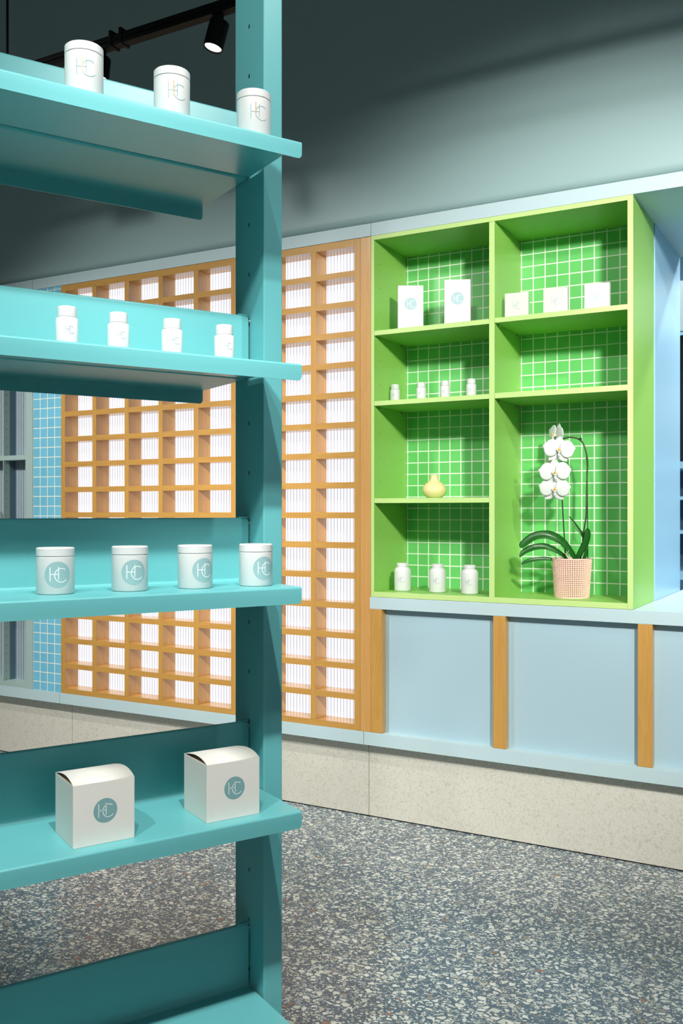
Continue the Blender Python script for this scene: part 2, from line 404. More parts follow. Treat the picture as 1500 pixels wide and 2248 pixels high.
def fluted(x0, x1, y, z0, z1, p, amp, mats, parent, off, name, split=None):
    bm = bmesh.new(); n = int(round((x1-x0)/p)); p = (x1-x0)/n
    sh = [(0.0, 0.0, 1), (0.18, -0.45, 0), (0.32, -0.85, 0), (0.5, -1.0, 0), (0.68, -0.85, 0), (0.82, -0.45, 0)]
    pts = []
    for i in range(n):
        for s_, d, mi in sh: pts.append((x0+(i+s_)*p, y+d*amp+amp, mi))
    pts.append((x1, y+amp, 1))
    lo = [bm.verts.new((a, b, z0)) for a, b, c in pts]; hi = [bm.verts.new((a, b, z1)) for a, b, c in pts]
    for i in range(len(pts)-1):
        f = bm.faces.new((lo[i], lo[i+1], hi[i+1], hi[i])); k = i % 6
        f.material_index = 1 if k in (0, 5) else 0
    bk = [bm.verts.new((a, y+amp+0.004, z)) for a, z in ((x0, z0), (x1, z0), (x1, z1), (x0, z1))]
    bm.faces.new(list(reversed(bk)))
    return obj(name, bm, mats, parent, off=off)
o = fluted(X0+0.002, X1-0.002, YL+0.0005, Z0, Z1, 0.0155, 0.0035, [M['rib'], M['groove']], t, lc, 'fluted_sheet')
o['label'] = 'white fluted sheet lit from behind'
o = obj('board', B(-1.8058, -1.7572, YF+0.0003, 3.78, Z0, Z1, 0.001), M['woody'], off=(-1.78, 3.5, Z0)); o.location = (-1.78, 3.5, Z0)
tag(o, 'tall flat oak board between the lattice screen and the green cabinet', 'board')

# blue tiled pillar
o = obj('tiled_panel', B(-3.6715, -3.4765, YF+0.004, 3.78, 0.3585, 2.3665), M['tileB'])
tag(o, 'narrow upright panel of sky blue square tiles left of the oak lattice', 'tile panel')

# display case at far left
lc = (-4.3, 3.5, 0.3585)
t = thing('display_case', 'sage grey display case with fluted glass at the left edge beside the blue tiles', 'cabinet', lc)
obj('stile', B(-3.7235, -3.6722, YF, 3.56, 0.3585, 2.3665, 0.001), M['caseP'], t, off=lc)
obj('base', B(-4.9, -3.7235, YF+0.0005, 3.56, 0.3585, 0.381), M['caseP'], t, off=lc)
obj('top', B(-4.9, -3.7235, YF+0.0005, 3.56, 2.33, 2.3665), M['caseP'], t, off=lc)
for z0, z1 in ((1.515, 1.539), (1.13, 1.150), (0.76, 0.78), (1.93, 1.95)):
    obj('shelf', B(-4.9, -3.7240, YF+0.001, 3.4785, z0, z1), M['caseP'], t, off=lc)
dvd = obj('divider', B(-3.887, -3.883, 3.4015, 3.4425, 0.381, 2.33), M['case_pin'], t, off=lc)
obj('glass_channel', B(-3.8865, -3.8835, 3.443, 3.4785, 0.381, 2.33), M['case_dark'], t, off=lc)
fluted(-4.9, -3.7235, 3.4790, 0.381, 2.33, 0.0135, 0.005, [M['cglass'], M['cglass2']], t, lc, 'fluted_glass')
r = thing('jar', 'squat white jar at the left edge, on a grey shelf of the fluted glass case', 'jar', (-3.985, 3.438, 1.150))
autosmooth(obj('body', lathe(bmesh.new(), [(0.034, 0), (0.036, 0.002), (0.036, 0.086), (0.034, 0.090), (0.026, 0.090)]), M['white'], r))
autosmooth(obj('lid', lathe(bmesh.new(), [(0.025, 0.0905), (0.028, 0.092), (0.028, 0.101), (0.026, 0.103)]), M['white'], r))

# ------------------------------------------------------------------ shop room seen through the opening
lc = (-0.8, 6.3, 0)
t = thing('shelf_unit', 'light blue shelving with dark compartments far behind the opening at the right edge', 'shelving', lc)
for x0, x1 in ((-1.62, -1.6), (0.58, 0.6)): obj('side_panel', B(x0, x1, 6.0, 6.5, 0, 2.34), M['roomblue'], t, off=lc)
for z0, z1 in ((1.514, 1.556), (1.325, 1.344), (1.118, 1.138), (0.84, 0.89), (0.0, 0.08), (2.32, 2.34)):
    obj('shelf', B(-1.6, 0.58, 6.0, 6.5, z0, z1), M['roomblue'], t, off=lc)
obj('back', B(-1.6, 0.58, 6.48, 6.5, 0, 2.34), M['roomdark'], t, off=lc)
obj('drawer_front', B(-1.6, 0.58, 5.99, 6.01, 0.08, 0.60, 0.003), M['roomdark'], t, off=lc)
obj('drawer_front', B(-1.6, 0.58, 5.99, 6.01, 0.61, 0.84, 0.003), M['roomdark'], t, off=lc)
obj('dark_door', B(-1.6, 0.58, 6.02, 6.04, 1.56, 2.315), M['roomblack'], t, off=lc)
o = obj('bulkhead', B(-3.0, 2.0, 6.0, 6.6, 2.345, 2.65, 0.002), M['shopwall'], off=(0, 6.3, 2.345)); o.location = (0, 6.3, 2.345)
tag(o, 'pale boxed-in bulkhead above the far blue shelving', 'bulkhead')
LA = bpy.data.lights.new('far_room_lamp', 'AREA'); LA.energy = 60; LA.size = 1.6; LA.color = (0.9, 0.96, 1.0)
lo = bpy.data.objects.new('far_room_lamp', LA); COL.objects.link(lo); lo.location = (-0.2, 5.2, 3.2)

# ------------------------------------------------------------------ teal shelving rack
RO = Vector((-0.993, 1.627, 0)); RA = radians(61.8173)
RU = Vector((cos(RA), sin(RA), 0)); RV = Vector((-sin(RA), cos(RA), 0))
def R(u, v, z): return RO + RU*u + RV*v + Vector((0, 0, z))
rack = thing('shelving_rack', 'tall turquoise metal shelving rack standing in the left foreground', 'shelving', tuple(RO), RA)
RL = 1.15
for u0 in (0.0, -RL-0.046):
    up = obj('upright', B(u0, u0+0.046, 0.171, 0.309, 0.0, 2.85, bev=0.0022), M['teal_slot'], rack)
def sheet(side):
    """one folded shelf: lip, plate, upstand; side +1 front, -1 rear"""
    r = 0.0045; pts = [(0.0, -0.034), (0.0, -0.020)]
    for k in range(6): a = pi - (pi/2)*k/5; pts.append((r + r*cos(a), -r + r*sin(a)))
    for k in range(6): a = -pi/2 + (pi/2)*k/5; pts.append((0.2345-0.006 + 0.006*cos(a), 0.006 + 0.006*sin(a)))
    for k in range(4): a = pi - (pi/2)*k/3; pts.append((0.2345+0.004 + 0.004*cos(a), 0.134 + 0.004*sin(a)))
    pts.append((0.2392, 0.138))
    th = 0.0022; n = len(pts); off = []
    for i, (y, z) in enumerate(pts):
        a = pts[max(i-1, 0)]; b = pts[min(i+1, n-1)]; dy, dz = b[0]-a[0], b[1]-a[1]; L = sqrt(dy*dy+dz*dz)
        off.append((y + dz/L*th, z - dy/L*th))
    loop = pts + list(reversed(off))
    rr = 0.009; ds = [0, 0.0008, 0.002, 0.004, 0.006, 0.009]
    us = [(-0.004-d, d) for d in ds] + [(-RL+0.004+d, d) for d in reversed(ds)]
    bm = bmesh.new(); rings = []
    for u, d in us:
        cut = rr - sqrt(max(rr*rr-(rr-d)**2, 0))
        ring = []
        for (y, z) in loop:
            if z < -0.03: z = z + cut
            if z > 0.13: z = z - cut*0.7
            ring.append(bm.verts.new((u, y if side > 0 else 0.4810-y, z)))
        rings.append(ring)
    m_ = len(loop)
    for a, b in zip(rings, rings[1:]):
        for i in range(m_): bm.faces.new((a[i], a[(i+1) % m_], b[(i+1) % m_], b[i]))
    for ring in (rings[0], rings[-1]):
        for i in range(n-1): bm.faces.new((ring[i], ring[i+1], ring[m_-2-i], ring[m_-1-i]))
    bmesh.ops.recalc_face_normals(bm, faces=bm.faces)
    return bm
proto = {}
for zi, z in enumerate((1.995, 1.548, 1.0995, 0.648, 0.1985)):
    for side in (1, -1):
        if zi == 0:
            s_ = autosmooth(obj('shelf', sheet(side), M['teal'], rack), 40); proto[side] = s_
            s_.location = (0, 0, z)
            if side == 1:
                for uu in (-0.012,):
                    bm = bmesh.new(); lathe(bm, [(0.0022, 0), (0.0022, 0.014)], 12); lathe(bm, [(0.0044, -0.003), (0.0048, -0.0025), (0.0048, 0.0005), (0.0044, 0.001)], 16)
                    bmesh.ops.rotate(bm, verts=bm.verts, cent=(0, 0, 0), matrix=Matrix.Rotation(-pi/2, 3, 'Y'))
                    bmesh.ops.translate(bm, verts=bm.verts, vec=(0.0, 0.2395, 0.1265))
                    bo = autosmooth(obj('bolt', bm, M['steel'], s_)); proto['bolt'] = bo
                    bm = B(-0.030, -0.004, 0.2348, 0.2462, 0.1375, 0.1397, 0.0006)
                    proto['tab'] = obj('tab', bm, M['teal'], s_)
        else:
            c = proto[side].copy(); COL.objects.link(c); c.parent = rack; c.location = (0, 0, z)
            if side == 1:
                for k in ('bolt', 'tab'):
                    q = proto[k].copy(); COL.objects.link(q); q.parent = c

# ------------------------------------------------------------------ monogram
def mono_strokes():
    L = []
    def seg(a, b, n=8): L.append([(a[0]+(b[0]-a[0])*i/n, a[1]+(b[1]-a[1])*i/n) for i in range(n+1)])
    seg((-0.56, 0.58), (-0.56, -0.50)); seg((0.06, 0.60), (0.06, -0.36)); seg((-0.56, 0.04), (0.06, 0.04))
    L.append([(0.27+0.49*cos(a), -0.04+0.52*sin(a)) for a in [radians(52+ (322-52)*i/36) for i in range(37)]])
    return L
def mono_bm(rad, R_cyl=None, width=0.07, z=0.0, lift=0.0003):
    """strokes on a plane (x,z; facing -y) or wrapped on a cylinder of radius R_cyl (facing -y)"""
    bm = bmesh.new()
    def mp(x, y):
        x *= rad; y *= rad
        if R_cyl is None: return Vector((x, -lift, z+y))
        a = x/R_cyl; return Vector(((R_cyl+lift)*sin(a), -(R_cyl+lift)*cos(a), z+y))
    for pl in mono_strokes():
        a_, b_ = [], []
        for i, (x, y) in enumerate(pl):
            p, q = pl[max(i-1, 0)], pl[min(i+1, len(pl)-1)]; dx, dy = q[0]-p[0], q[1]-p[1]; l_ = sqrt(dx*dx+dy*dy)
            nx, ny = -dy/l_*width/2, dx/l_*width/2
            a_.append(bm.verts.new(mp(x+nx, y+ny))); b_.append(bm.verts.new(mp(x-nx, y-ny)))
        for i in range(len(pl)-1): bm.faces.new((a_[i], b_[i], b_[i+1], a_[i+1]))
    return bm
def disc_bm(rad, R_cyl=None, z=0.0, lift=0.00015):
    bm = bmesh.new(); n = 48; prev = None
    def mp(x, y):
        if R_cyl is None: return Vector((x, -lift, z+y))
        a = x/R_cyl; return Vector(((R_cyl+lift)*sin(a), -(R_cyl+lift)*cos(a), z+y))
    c = bm.verts.new(mp(0, 0))
    for k in range(1, 9):
        r = rad*k/8; ring = [bm.verts.new(mp(r*cos(2*pi*i/n), r*sin(2*pi*i/n))) for i in range(n)]
        for i in range(n):
            j = (i+1) % n
            if prev is None: bm.faces.new((c, ring[i], ring[j]))
            else: bm.faces.new((prev[i], ring[i], ring[j], prev[j]))
        prev = ring
    return bm

# ------------------------------------------------------------------ small goods
def make_jar(label, group, disc=True, glint=False, h=0.0855, r=0.0342):
    t = thing('jar', label, 'jar', group=group)
    lidh = 0.0165
    autosmooth(obj('body', lathe(bmesh.new(), [(r-0.004, 0), (r-0.0015, 0.0006), (r, 0.003), (r, h-lidh-0.001), (r-0.0012, h-lidh), (r-0.003, h-lidh)], 64), M['white'], t))
    autosmooth(obj('lid', lathe(bmesh.new(), [(r-0.0035, h-lidh-0.001), (r-0.0035, h-lidh+0.0006), (r-0.0004, h-lidh+0.0007), (r+0.0001, h-lidh+0.0013), (r+0.0001, h-0.002), (r-0.0018, h-0.0002), (r-0.006, h)], 64), M['white'], t))
    if disc:
        e = obj('emblem', disc_bm(0.0240, r, 0.0365), M['logo_pale'], t, smooth=True)
        obj('monogram', mono_bm(0.0240, r, 0.075, 0.0365), M['logo_white'], e)
    else:
        e = obj('monogram', mono_bm(0.027, r, 0.045, 0.044), M['logo'], t)
        if glint:
            bm = bmesh.new(); rr = r+0.0004
            pl = [(0.0, 0.0)]
            for (w_, z_) in ((0.0006, 0.036), (0.0010, 0.050), (0.0008, 0.064)): pl.append((w_, z_))
            vs = [[bm.verts.new((rr*sin(x/r-0.16), -rr*cos(x/r-0.16), z_)) for x in (-w_, w_)] for w_, z_ in pl[1:]]
            for a, b in zip(vs, vs[1:]): bm.faces.new((a[0], a[1], b[1], b[0]))
            obj('glint_line', bm, M['glint'], t)
    return t
def place(t, p, az):            # az: direction the front (-y) faces, degrees from +X
    t.location = p; t.rotation_euler = (0, 0, radians(az+90)); return t
def copy_tree(o, label):
    c = o.copy(); COL.objects.link(c); c['label'] = label
    for ch in list(o.children):
        d = ch.copy(); COL.objects.link(d); d.parent = c
        for g_ in list(ch.children):
            e = g_.copy(); COL.objects.link(e); e.parent = d
    return c
ords = ('leftmost', 'second from left', 'third from left', 'rightmost')
gj = 'jars with round emblem on the third teal shelf'
lab = ['white jar with round teal emblem on a turquoise shelf, %s of four' % x for x in ords]
j = make_jar(lab[0], gj)
for k, (u, v, az) in enumerate(((-0.467, 0.109, -37), (-0.327, 0.101, -35), (-0.196, 0.091, -21), (-0.065, 0.083, -25))):
    place(j if k == 0 else copy_tree(j, lab[k]), R(u, v, 1.0996), az)
gj = 'jars with thin monogram on the top teal shelf'
lab = ['glossy white jar with thin monogram on the topmost turquoise shelf, %s' % x for x in ('left of three', 'middle of three', 'right of three')]
j = make_jar(lab[0], gj, disc=False, glint=True, h=0.0925, r=0.0341)
for k, (u, v, az) in enumerate(((-0.4335, 0.045, -42), (-0.263, 0.048, -36), (-0.0875, 0.048, -40))):
    place(j if k == 0 else copy_tree(j, lab[k]), R(u, v, 1.9951), az)

def make_pill(label, group, logo=True):
    t = thing('bottle', label, 'bottle', group=group); r = 0.0205
    autosmooth(obj('body', lathe(bmesh.new(), [(r-0.003, 0), (r-0.0008, 0.0008), (r, 0.003), (r, 0.0555), (r-0.0012, 0.0585), (r-0.0032, 0.0600), (r-0.0045, 0.0606)], 48), M['white'], t))
    autosmooth(obj('cap', lathe(bmesh.new(), [(r-0.005, 0.0604), (r-0.0032, 0.0612), (r-0.003, 0.062), (r-0.003, 0.0785), (r-0.0045, 0.0802), (r-0.008, 0.081)], 48), M['white'], t))
    if logo: obj('monogram', mono_bm(0.0125, r, 0.06, 0.036), M['logo_line'], t)
    return t
gb = 'small bottles on the second teal shelf'
lab = ['small white bottle on the upper turquoise shelf under the jars, %s of four' % x for x in ords]
b_ = make_pill(lab[0], gb); pill = b_
for k, (u, az) in enumerate(((-0.448, -31), (-0.350, -31), (-0.241, -33), (-0.128, -31))):
    place(b_ if k == 0 else copy_tree(b_, lab[k]), R(u, 0.10, 1.5481), az)
for k, x in enumerate((-1.711, -1.592, -1.487, -1.375)):
    c = copy_tree(pill, 'small white bottle on a green shelf above the yellow vase, %s of four' % ords[k]); c['group'] = 'small bottles in the green cabinet'
    place(c, (x, 3.53, 1.6976), -78)
def make_large(label, group):
    t = thing('bottle', label, 'bottle', group=group); r = 0.0338
    autosmooth(obj('body', lathe(bmesh.new(), [(r-0.006, 0), (r-0.002, 0.001), (r, 0.005), (r, 0.082), (r-0.002, 0.0895), (r-0.006, 0.0945), (r-0.0115, 0.0975), (r-0.0118, 0.101)], 56), M['white'], t), 60)
    autosmooth(obj('cap', lathe(bmesh.new(), [(r-0.0115, 0.100), (r-0.0100, 0.1005), (r-0.0098, 0.1125), (r-0.0112, 0.114), (r-0.015, 0.1145)], 48), M['white'], t))
    obj('monogram', mono_bm(0.020, r, 0.05, 0.048), M['logo_line'], t)
    return t
gl = 'large bottles on the cabinet floor'
lab = ['large white bottle on the floor of the green cabinet, %s of three' % x for x in ('left', 'middle', 'right')]
b_ = make_large(lab[0], gl)
for k, (x, y) in enumerate(((-1.6595, 3.495), (-1.507, 3.50), (-1.366, 3.49))):
    place(b_ if k == 0 else copy_tree(b_, lab[k]), (x, y, 0.9281), -77)

# boxes with arched lid on the fourth shelf
def make_carton(label, group):
    w, d, h = 0.1145, 0.110, 0.1125
    t = thing('box', label, 'box', group=group)
    bm = B(-w/2, w/2, 0, d, 0, h, 0.0007)
    bmesh.ops.delete(bm, geom=[f for f in bm.faces if f.calc_center_median().z > h-0.0002 and f.calc_area() > 0.005], context='FACES')
    body = obj('body', bm, M['card'], t)
    bm = B(-w/2+0.001, w/2-0.001, 0.001, d-0.001, h-0.0022, h-0.0014)
    obj('lid_gap_sheet', bm, M['brown'], t)  # brown sheet stands in for the shadow in the lid gap
    bm = bmesh.new(); n = 14; ra, rb = [], []
    for s_ in (0, 0.0006):
        for i in range(n+1):
            q = i/n; zz = h + 0.0095*sin(pi*q**0.8)*1.0 - s_
            ra.append(bm.verts.new((-w/2, q*d, zz))); rb.append(bm.verts.new((w/2, q*d, zz)))
    for i in range(n):
        bm.faces.new((ra[i], rb[i], rb[i+1], ra[i+1])); k = n+1
        bm.faces.new((ra[k+i], ra[k+i+1], rb[k+i+1], rb[k+i]))
        bm.faces.new((ra[i], ra[i+1], ra[k+i+1], ra[k+i])); bm.faces.new((rb[i], rb[k+i], rb[k+i+1], rb[i+1]))
    obj('lid_flap', bm, M['card'], t, smooth=True)
    e = obj('emblem', disc_bm(0.0222, None, 0.060), M['logo'], t)
    e.data.transform(Matrix.Translation((0.002, 0, 0)))
    m_ = obj('monogram', mono_bm(0.0222, None, 0.07, 0.060, 0.0003), M['logo_white'], e); m_.data.transform(Matrix.Translation((0.002, 0, 0)))
    return t
gx = 'cartons on the fourth teal shelf'
c1 = make_carton('white cube carton with teal emblem on the low turquoise shelf, farther from the upright', gx)
c1.location = R(-0.4000, 0.033, 0.6481); c1.rotation_euler = (0, 0, RA)
c2 = copy_tree(c1, 'white cube carton with teal emblem and bulging lid, next to the turquoise upright')
c2.location = R(-0.1405, 0.032, 0.6481); c2.rotation_euler = (0, 0, RA)

# boxes in the green cabinet
def make_flat(name, label, group, w, d, h, disc, lr, lz):
    t = thing(name, label, 'box', group=group)
    bm = B(-w/2, w/2, 0, d, 0, h, 0.0006); obj('body', bm, M['card_box'], t)
    if disc:
        e = obj('emblem', disc_bm(lr, None, lz), M['logo_pale'], t); obj('monogram', mono_bm(lr, None, 0.08, lz), M['logo_white'], e)
    else:
        obj('monogram', mono_bm(lr, None, 0.05, lz), M['logo_pale'], t)
        bm = B(-w/2+0.0015, w/2-0.0015, d+0.0004, d+0.007, 0.001, h-0.003, 0.0006); obj('lid_flap', bm, M['card_box'], t)
    return t
gt = 'tall boxes in the green cabinet'
a = make_flat('box', 'tall white box with round pale emblem in the green cabinet, left of two', gt, 0.1025, 0.040, 0.182, True, 0.0245, 0.108)
place(a, (-1.611, 3.468, 1.9821), -62)
b = copy_tree(a, 'tall white box with round pale emblem beside the cabinet divider, right of two')
place(b, (-1.4085, 3.468, 1.9821), -66)
gs = 'square boxes in the green cabinet'
for k, (x, az, lb_) in enumerate(((-1.163, -83, 'left of three'), (-1.013, -84, 'middle of three'), (-0.860, -88, 'right of three'))):
    if k == 0: s0 = make_flat('box', 'small square white box with thin monogram on the top green shelf, ' + lb_, gs, 0.090, 0.022, 0.0985, False, 0.023, 0.050); q = s0
    else: q = copy_tree(s0, 'small square white box with thin monogram on the top green shelf, ' + lb_)
    place(q, (x, 3.455, 1.9831), az)

# yellow vase
pr = []
for r_, z_ in ((0.0, 0), (0.026, 0), (0.030, 0.002), (0.037, 0.008), (0.045, 0.018), (0.0485, 0.029), (0.0480, 0.038), (0.044, 0.048), (0.036, 0.057), (0.026, 0.0635), (0.019, 0.069), (0.0162, 0.076), (0.0158, 0.086), (0.0165, 0.0915), (0.0155, 0.0925), (0.0135, 0.0915), (0.0125, 0.080)):
    pr.append((r_, z_))
o = autosmooth(obj('vase', lathe(bmesh.new(), pr, 56, cap=False), M['vase']), 60); o.location = (-1.508, 3.47, 1.3051)
tag(o, 'small round pale yellow vase with a short neck on the green shelf', 'vase')

# ------------------------------------------------------------------ orchid
pot = thing('flower_pot', 'tapered pale pink pot of woven dotted texture holding the orchid', 'pot', (-0.9765, 3.545, 0.9281))
bm = bmesh.new(); NC, NR = 52, 20; H_ = 0.148
def pr_(z): return 0.0640 + (0.0735-0.0640)*(z/H_)
for i in range(NC):
    for k in range(NR):
        z0 = 0.004 + (H_-0.008)*k/NR; z1 = 0.004 + (H_-0.008)*(k+1)/NR; a0 = 2*pi*i/NC; a1 = 2*pi*(i+1)/NC
        def P(a, z, d=0): r = pr_(z)-d; return bm.verts.new((r*cos(a), r*sin(a), z))
        am, zm = (a0+a1)/2, (z0+z1)/2; ha, hz = (a1-a0)*0.24, (z1-z0)*0.22
        ou = [P(a0, z0), P(a1, z0), P(a1, z1), P(a0, z1)]
        mi = [P(am-ha*1.4, zm-hz*1.4, -0.0009), P(am+ha*1.4, zm-hz*1.4, -0.0009), P(am+ha*1.4, zm+hz*1.4, -0.0009), P(am-ha*1.4, zm+hz*1.4, -0.0009)]
        inn = [P(am-ha, zm-hz, 0.0022), P(am+ha, zm-hz, 0.0022), P(am+ha, zm+hz, 0.0022), P(am-ha, zm+hz, 0.0022)]
        for q in range(4):
            w_ = (q+1) % 4
            bm.faces.new((ou[q], ou[w_], mi[w_], mi[q])); bm.faces.new((mi[q], mi[w_], inn[w_], inn[q]))
        bm.faces.new(inn).material_index = 1
bmesh.ops.remove_doubles(bm, verts=bm.verts, dist=0.00005)
for za, zb in ((0.0, 0.004), (H_-0.004, H_)):
    lathe(bm, [(pr_(za)-0.004, za), (pr_(za)+0.0006, za), (pr_(zb)+0.0006, zb), (pr_(zb)-0.004, zb)], NC, cap=False)
lathe(bm, [(0.0001, 0.001), (pr_(0)-0.001, 0.001)], NC, cap=False)
lathe(bm, [(pr_(H_)-0.004, H_), (pr_(0.12)-0.005, 0.12)], NC, cap=False)
obj('body', bm, [M['pot'], M['pothole']], pot)
bm = bmesh.new(); lathe(bm, [(0.0001, 0.130), (0.068, 0.128)], 32, cap=False); obj('soil', bm, M['soil'], pot)

OY = 3.53
def Z(zx, zy, y=OY): return (-1.034 + 0.000341*(zx-512), y, 1.59 - 0.000347*(zy-140))
OB = (-0.965, 3.545, 1.056)
orc = thing('orchid', 'white orchid with arching dark stem and long leaves growing from the pink pot', 'plant', OB)
def OO(name, bm, m, parent=None, smooth=True): return obj(name, bm, m, parent or orc, smooth, off=OB)
def leafmesh(pts, w, fold=0.25, tip=0.35):
    P = spline(pts, 6); n = len(P); bm = bmesh.new(); rows = []
    for i, p in enumerate(P):
        q = i/(n-1); d = (P[min(i+1, n-1)]-P[max(i-1, 0)]).normalized()
        s_ = d.cross(Vector((0, -1, 0.35)).normalized())
        if s_.length < 1e-3: s_ = Vector((1, 0, 0))
        s_.normalize(); up_ = s_.cross(d).normalized()
        ww = w*(0.35+0.65*min(1, q/0.45))*sqrt(max(0, 1-max(0, (q-(1-tip))/tip)**2.2)) if q < 1 else 0.0008
        row = []
        for k in range(-3, 4):
            c_ = k/3; row.append(bm.verts.new(p + s_*c_*ww + up_*abs(c_)*ww*fold))
        rows.append(row)
    for a_, b_ in zip(rows, rows[1:]):
        for k in range(6): bm.faces.new((a_[k], a_[k+1], b_[k+1], b_[k]))
    g_ = bmesh.ops.solidify(bm, geom=bm.faces[:], thickness=0.0012)
    return bm
for pts, w in (
    ([Z(735, 1660, 3.545), Z(690, 1560, 3.53), Z(590, 1430, 3.51), Z(460, 1370, 3.49), Z(320, 1390, 3.47), Z(215, 1470, 3.455), Z(180, 1510, 3.45)], 0.0165),
    ([Z(660, 1660, 3.54), Z(560, 1560, 3.52), Z(440, 1500, 3.50), Z(320, 1505, 3.48), Z(220, 1550, 3.465), Z(168, 1612, 3.455)], 0.0125),
    ([Z(600, 1670, 3.54), Z(500, 1640, 3.52), Z(380, 1632, 3.50), Z(260, 1650, 3.48), Z(172, 1692, 3.47)], 0.0080),
    ([Z(700, 1665, 3.55), Z(760, 1590, 3.54), Z(830, 1480, 3.535), Z(865, 1380, 3.53), Z(868, 1290, 3.53)], 0.0135),
    ([Z(745, 1670, 3.56), Z(800, 1520, 3.56), Z(805, 1400, 3.56), Z(740, 1300, 3.555), Z(645, 1165, 3.55)], 0.0065),
    ([Z(760, 1670, 3.55), Z(810, 1640, 3.54), Z(845, 1570, 3.535), Z(850, 1510, 3.535)], 0.0070)):
    OO('leaf', leafmesh(pts, w), M['leaf'])
sp_ = [Z(765, 1670, 3.555), Z(790, 1500, 3.55), Z(818, 1300, 3.545), Z(838, 1170, 3.545), Z(845, 950, 3.545), Z(850, 700, 3.545), Z(855, 570, 3.545), Z(830, 430, 3.54), Z(785, 345, 3.54), Z(720, 315, 3.535), Z(640, 310, 3.53), Z(560, 350, 3.53), Z(510, 450, 3.53), Z(490, 650, 3.53), Z(490, 850, 3.53)]
OO('flower_stem', tube(bmesh.new(), spline(sp_, 6), 0.0031, 8), M['stem'])
OO('stake', tube(bmesh.new(), spline([Z(855, 1670, 3.55), Z(852, 1400, 3.552), Z(848, 1000, 3.552), Z(845, 640, 3.552), Z(838, 520, 3.552)], 4), 0.0018, 8), M['stake'])
OO('stake', tube(bmesh.new(), [Z(625, 1670), Z(610, 1400), Z(596, 1180), Z(582, 930), Z(575, 560)], 0.0024, 8), M['stake'])
for pts in ([Z(735, 1665, 3.53), Z(660, 1600, 3.515), Z(590, 1520, 3.51), Z(530, 1430, 3.505), Z(482, 1362, 3.50)], [Z(532, 1655, 3.50), Z(520, 1600, 3.495), Z(470, 1555, 3.49)], [Z(640, 1600, 3.51), Z(665, 1570, 3.505), Z(682, 1535, 3.50)]):
    OO('air_root', tube(bmesh.new(), spline(pts, 5), 0.0013, 6), M['root'])
for (zx, zy, y) in ((780, 330, 3.538), (848, 540, 3.543), (842, 1180, 3.545), (608, 1578, 3.528)):
    bm = bmesh.new(); c_ = Vector(Z(zx, zy, y))
    big_ = 1.3 if zy in (330, 1578) else 0.8
    tube(bm, [c_-Vector((0.0045*big_, 0, 0.001)), c_+Vector((0.0045*big_, 0, 0.001))], 0.0026*big_, 8)
    tube(bm, [c_-Vector((0.002, 0.001, 0.005*big_)), c_+Vector((0.002, -0.001, 0.005*big_))], 0.0012, 6); tube(bm, [c_+Vector((0.003, 0.0, -0.004*big_)), c_+Vector((-0.001, -0.001, 0.0065*big_))], 0.0012, 6)
    OO('clip', bm, M['clip'])
def petal(bm, ang, L_, w, cup=0.12, back=0.0, base=0.05, round_=0.62):
    """petal in the x-z plane facing -y"""
    n, k_ = 12, 5; rows = []
    for i in range(n+1):
        q = i/n; e_ = q**round_; ww = w*(max(0.0, 1-(2*e_-1)**2))**0.5 if q < 1 else w*0.05
        ww = max(ww, w*0.10*(1-q)) if q < 0.15 else ww
        row = []
        for k in range(-k_, k_+1):
            c_ = k/k_; r_ = base*L_ + q*L_*(1-0.10*abs(c_)**2*q)
            x, z = c_*ww, r_
            y = cup*L_*(c_*c_*0.5 + (q-0.35)**2*0.8) - back*q*L_ + 0.004*L_*sin(9*q+3*c_)
            X_, Z_ = x*cos(ang)+z*sin(ang), -x*sin(ang)+z*cos(ang)
            row.append(bm.verts.new((X_, y, Z_)))
        rows.append(row)
    for a_, b_ in zip(rows, rows[1:]):
        for k in range(2*k_): bm.faces.new((a_[k], a_[k+1], b_[k+1], b_[k]))
